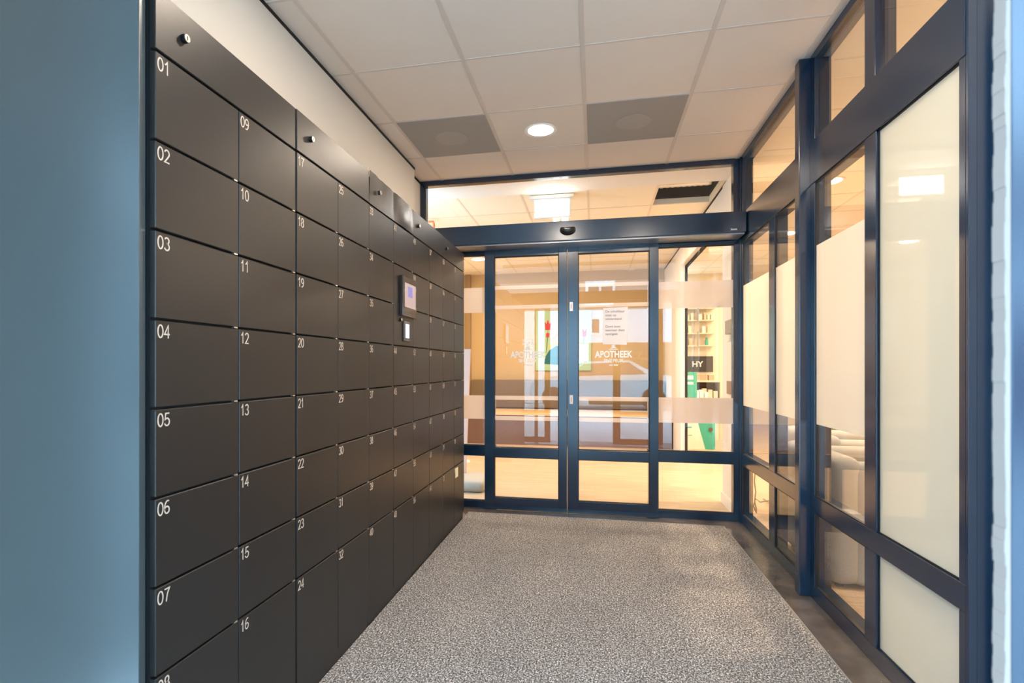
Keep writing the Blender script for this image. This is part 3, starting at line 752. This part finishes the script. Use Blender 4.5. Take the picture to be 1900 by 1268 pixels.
m = MB(); m.prism([(1.345, 8.20, .70), (1.66, 8.20, .70), (1.66, 8.20, .0), (1.53, 8.20, .0)], (0, .3, 0)); m.build('green_front', M['teal'], gd)
m = MB(); m.prism([(1.225, 8.20, .70), (1.344, 8.20, .70), (1.529, 8.20, .0), (1.225, 8.20, .0)], (0, .3, 0)); m.build('white_front', M['pale'], gd)
MB().box(1.25, 1.35, 8.197, 8.1995, .30, .318).box(1.30, 1.35, 8.197, 8.1995, .19, .20).build('small_print', M['teal'], gd)
MB().cyl((1.600, 8.185, .285), .028, .014, 'Y', 20).build('round_cutout', M['brown'], gd, True)
MB().cyl((1.600, 8.185, .47), .028, .014, 'Y', 20).build('round_cutout', M['brown'], gd, True)
for i, (x, hh) in enumerate(((1.345, .16), (1.405, .13), (1.465, .14), (1.525, .11))):
    T(MB().box(x, x+.05, 8.24, 8.31, .701, .701+hh, .003), 'white_carton', pal[1], 'small white carton standing on the green display stand', 'carton', 'white cartons on the green display stand')

# ------------------------------------------------------------------ side room armchairs
def armchair(loc, label, rz=0.):
    r = thing('lounge_chair', label, 'armchair', (0, 0, 0), 'grey lounge chairs in the side room')
    W, D = .78, .78
    MB().box(0, .17, 0, D, .012, .69, .065, 5).build('backrest', M['sofa'], r, True)
    MB().box(.10, W, 0, .155, .012, .66, .060, 5).build('armrest', M['sofa'], r, True)
    MB().box(.10, W, D-.155, D, .012, .66, .060, 5).build('armrest', M['sofa'], r, True)
    MB().box(.15, W-.01, .14, D-.14, .06, .28, .02, 3).build('seat_base', M['sofa'], r, True)
    MB().box(.16, W+.01, .15, D-.15, .285, .43, .045, 4).build('seat_cushion', M['sofa'], r, True)
    for x in (.05, W-.08):
        for y in (.05, D-.08): MB().box(x, x+.03, y, y+.03, 0, .03).build('foot', M['black'], r)
    r.location = loc; r.rotation_euler = (0, 0, rz)
    return r
c1 = armchair((1.205, 3.17, 0), 'grey upholstered lounge chair right behind the side glazing, the nearer one')
c2 = dup(c1, (1.50, 4.14, 0), 'grey upholstered lounge chair behind the nearer one, further into the side room')
cd = thing('power_cord', 'black cord hanging beside the corner post and trailing over the oak floor', 'cord', (1.2, 4.45, 0))
pts = [(1.185, 4.46, .36), (1.180, 4.46, .30), (1.190, 4.46, .22), (1.182, 4.46, .15), (1.196, 4.47, .09), (1.205, 4.50, .05), (1.190, 4.52, .10), (1.20, 4.5, .16), (1.23, 4.5, .135), (1.30, 4.50, .15), (1.38, 4.52, .14), (1.42, 4.8, .03), (1.45, 5.2, .006)]
MB().tube(pts, .005, 8).build('cable', M['lock_black'], cd, True)

# ------------------------------------------------------------------ outer entrance, behind the viewer's shoulder, and the street
def outer_leaf(name, label, x0, x1):
    yf = YO-.03; r = struct_root(name, label, 'door', ((x0+x1)/2, yf, 0)); D = .04
    f = MB().box(x0, x0+.085, yf, yf+D, .012, 2.12, .002).box(x1-.085, x1, yf, yf+D, .012, 2.12, .002)
    for z0, z1 in ((.012, .098), (.429, .507), (2.05, 2.12)): f.box(x0+.085, x1-.085, yf, yf+D, z0, z1, .002)
    f.build('frame', M['frame'], r)
    MB().box(x0+.085, x1-.085, yf+.016, yf+.024, .098, 2.05).build('glass_pane', M['glass_in'], r)
    return r
od = outer_leaf('door_4', 'open outer sliding door leaf, its edge at the right rim of the view', .2855, .98)
MB().box(.2660, .2855, YO-.030, YO-.0180, .012, 2.12, .001).build('edge_profile', M['frame'], od)
# pale brush seal along the leading edge
m = MB(); n = 260; random.seed(3); off = 0
for i in range(n):
    off = off*.8+random.uniform(-.0007, .0006)
    z = .02+2.09*i/n
    m.box(.2635+off, .2660, YO-.0295, YO-.0180, z, z+2.09/n)
m.build('brush_seal', mat('pale brush seal', (.30, .235, .20), .9), od, label='pale fuzzy brush seal on the leading edge')
logo(.64, YO-.014, 1.262, od, .9)
outer_leaf('door_5', 'open outer sliding door leaf on the left, behind the view', -1.37, -.668)
wo = struct_root('window_6', 'fixed glazing around the outer entrance', 'window', (0, YO+.03, 0))
f = MB().box(-1.39, -1.34, YO+.015, YO+.06, 0, 2.12).box(-.90, -.85, YO+.015, YO+.06, 0, 2.12).box(.80, .85, YO+.015, YO+.06, 0, 2.12).box(1.10, 1.15, YO+.015, YO+.06, 0, 2.12)
f.box(-1.39, 1.15, YO+.015, YO+.06, 2.12, 2.30).box(-1.39, 1.15, YO+.015, YO+.06, 2.69, CZ)
f.build('frame', M['frame'], wo)
MB().box(-1.34, -.90, YO+.03, YO+.036, 0, 2.12).build('glass_pane', M['glass_in'], wo)
MB().box(.85, 1.10, YO+.03, YO+.036, 0, 2.12).build('glass_pane', M['glass_in'], wo)
MB().box(-1.34, 1.10, YO+.03, YO+.036, 2.30, 2.69).build('glass_pane', M['glass_in'], wo)

S(MB().box(-4, 4, -1.6, YO-.02, 2.78, 2.95), 'ceiling', mat('added canopy soffit', (.35, .33, .31), .8), 'unseen canopy added over the outer entrance for shade', 'canopy')  # added to cut the sky light on the nearest surfaces
S(MB().box(-24, 14, -22, YO-.35, -.14, -.02), 'floor', mat('pale street paving', (.60, .59, .58), .8, var=.1, vscale=3), 'pale paved street in front of the building', 'street')
house = struct_root('wall_street', 'white street house opposite with tiled roof, seen only reflected', 'house', (0, -9, 0))
MB().box(-22, 9, -9.6, -9, 1.95, 3.0).box(-22, -1.2, -9.6, -9, 0, 1.95).build('white_wall', mat('white render', (.82, .83, .85), .8), house)
MB().box(-.2, 9, -9.6, -9.0, 0, 1.95).build('brick_wall', mat('brown brick', (.25, .14, .08), .9), house)
m = MB(); m.prism([(-22, -9.0, 3.0), (-22, -9.6, 3.0), (-22, -11.5, 5.4), (-22, -11.2, 5.4)], (31, 0, 0)); m.build('roof', mat('grey brown roof tiles', (.30, .24, .21), .9, bump=1., bscale=9), house)
MB().box(-.30, .62, -9.9, -8.95, 3.15, 4.05).build('dormer', mat('white dormer', (.9, .9, .92), .6), house)
wm = mat('dark window glass', (.05, .06, .08), .1)
for a, b in ((-.2, .12), (.2, .54)): MB().box(a, b, -8.95, -8.93, 3.3, 3.75).build('dormer_window', wm, house)
MB().box(-.15, .20, -9.0, -8.95, 2.2, 2.78).build('window_frame', mat('white window frame', (.9, .9, .9), .5), house)
MB().box(-.08, .13, -8.95, -8.93, 2.27, 2.70).build('window_glass', wm, house)
MB().box(-12.5, -9.8, -9.0, -8.94, 0, 2.1).box(-7.2, -6.2, -9.0, -8.94, .8, 2.2).box(-16, -14.2, -9.0, -8.94, .7, 2.1).build('added_dark_openings', wm, house)  # added so the locker end panel reflects dark blobs
# parked car
car = thing('parked_car', 'pale blue parked car in the street, seen only as a reflection in the doors', 'car', (0, -7.3, 0))
m = MB(); prof = [(-2.0, .30), (-2.02, .62), (-1.85, .80), (-1.05, .90), (-.55, 1.32), (.75, 1.36), (1.35, .98), (1.95, .92), (2.05, .60), (2.0, .30)]
m.prism([(x+.2, -8.1, z) for x, z in prof], (0, 1.6, 0)); bmesh.ops.bevel(m.b, geom=list(m.b.edges), offset=.06, segments=2, affect='EDGES')
m.build('car_body', mat('pale blue car paint', (.50, .66, .72), .2, .2, coat=.5), car, True)
m = MB(); m.prism([(x+.2, -6.495, z) for x, z in ((-.95, .92), (-.50, 1.26), (.70, 1.30), (1.15, .98))], (0, .008, 0)); m.build('side_window', wm, car)
for x in (-1.15, 1.55): MB().cyl((x, -6.72, .31), .31, .24, 'Y', 28).build('wheel', M['gasket'], car, True)
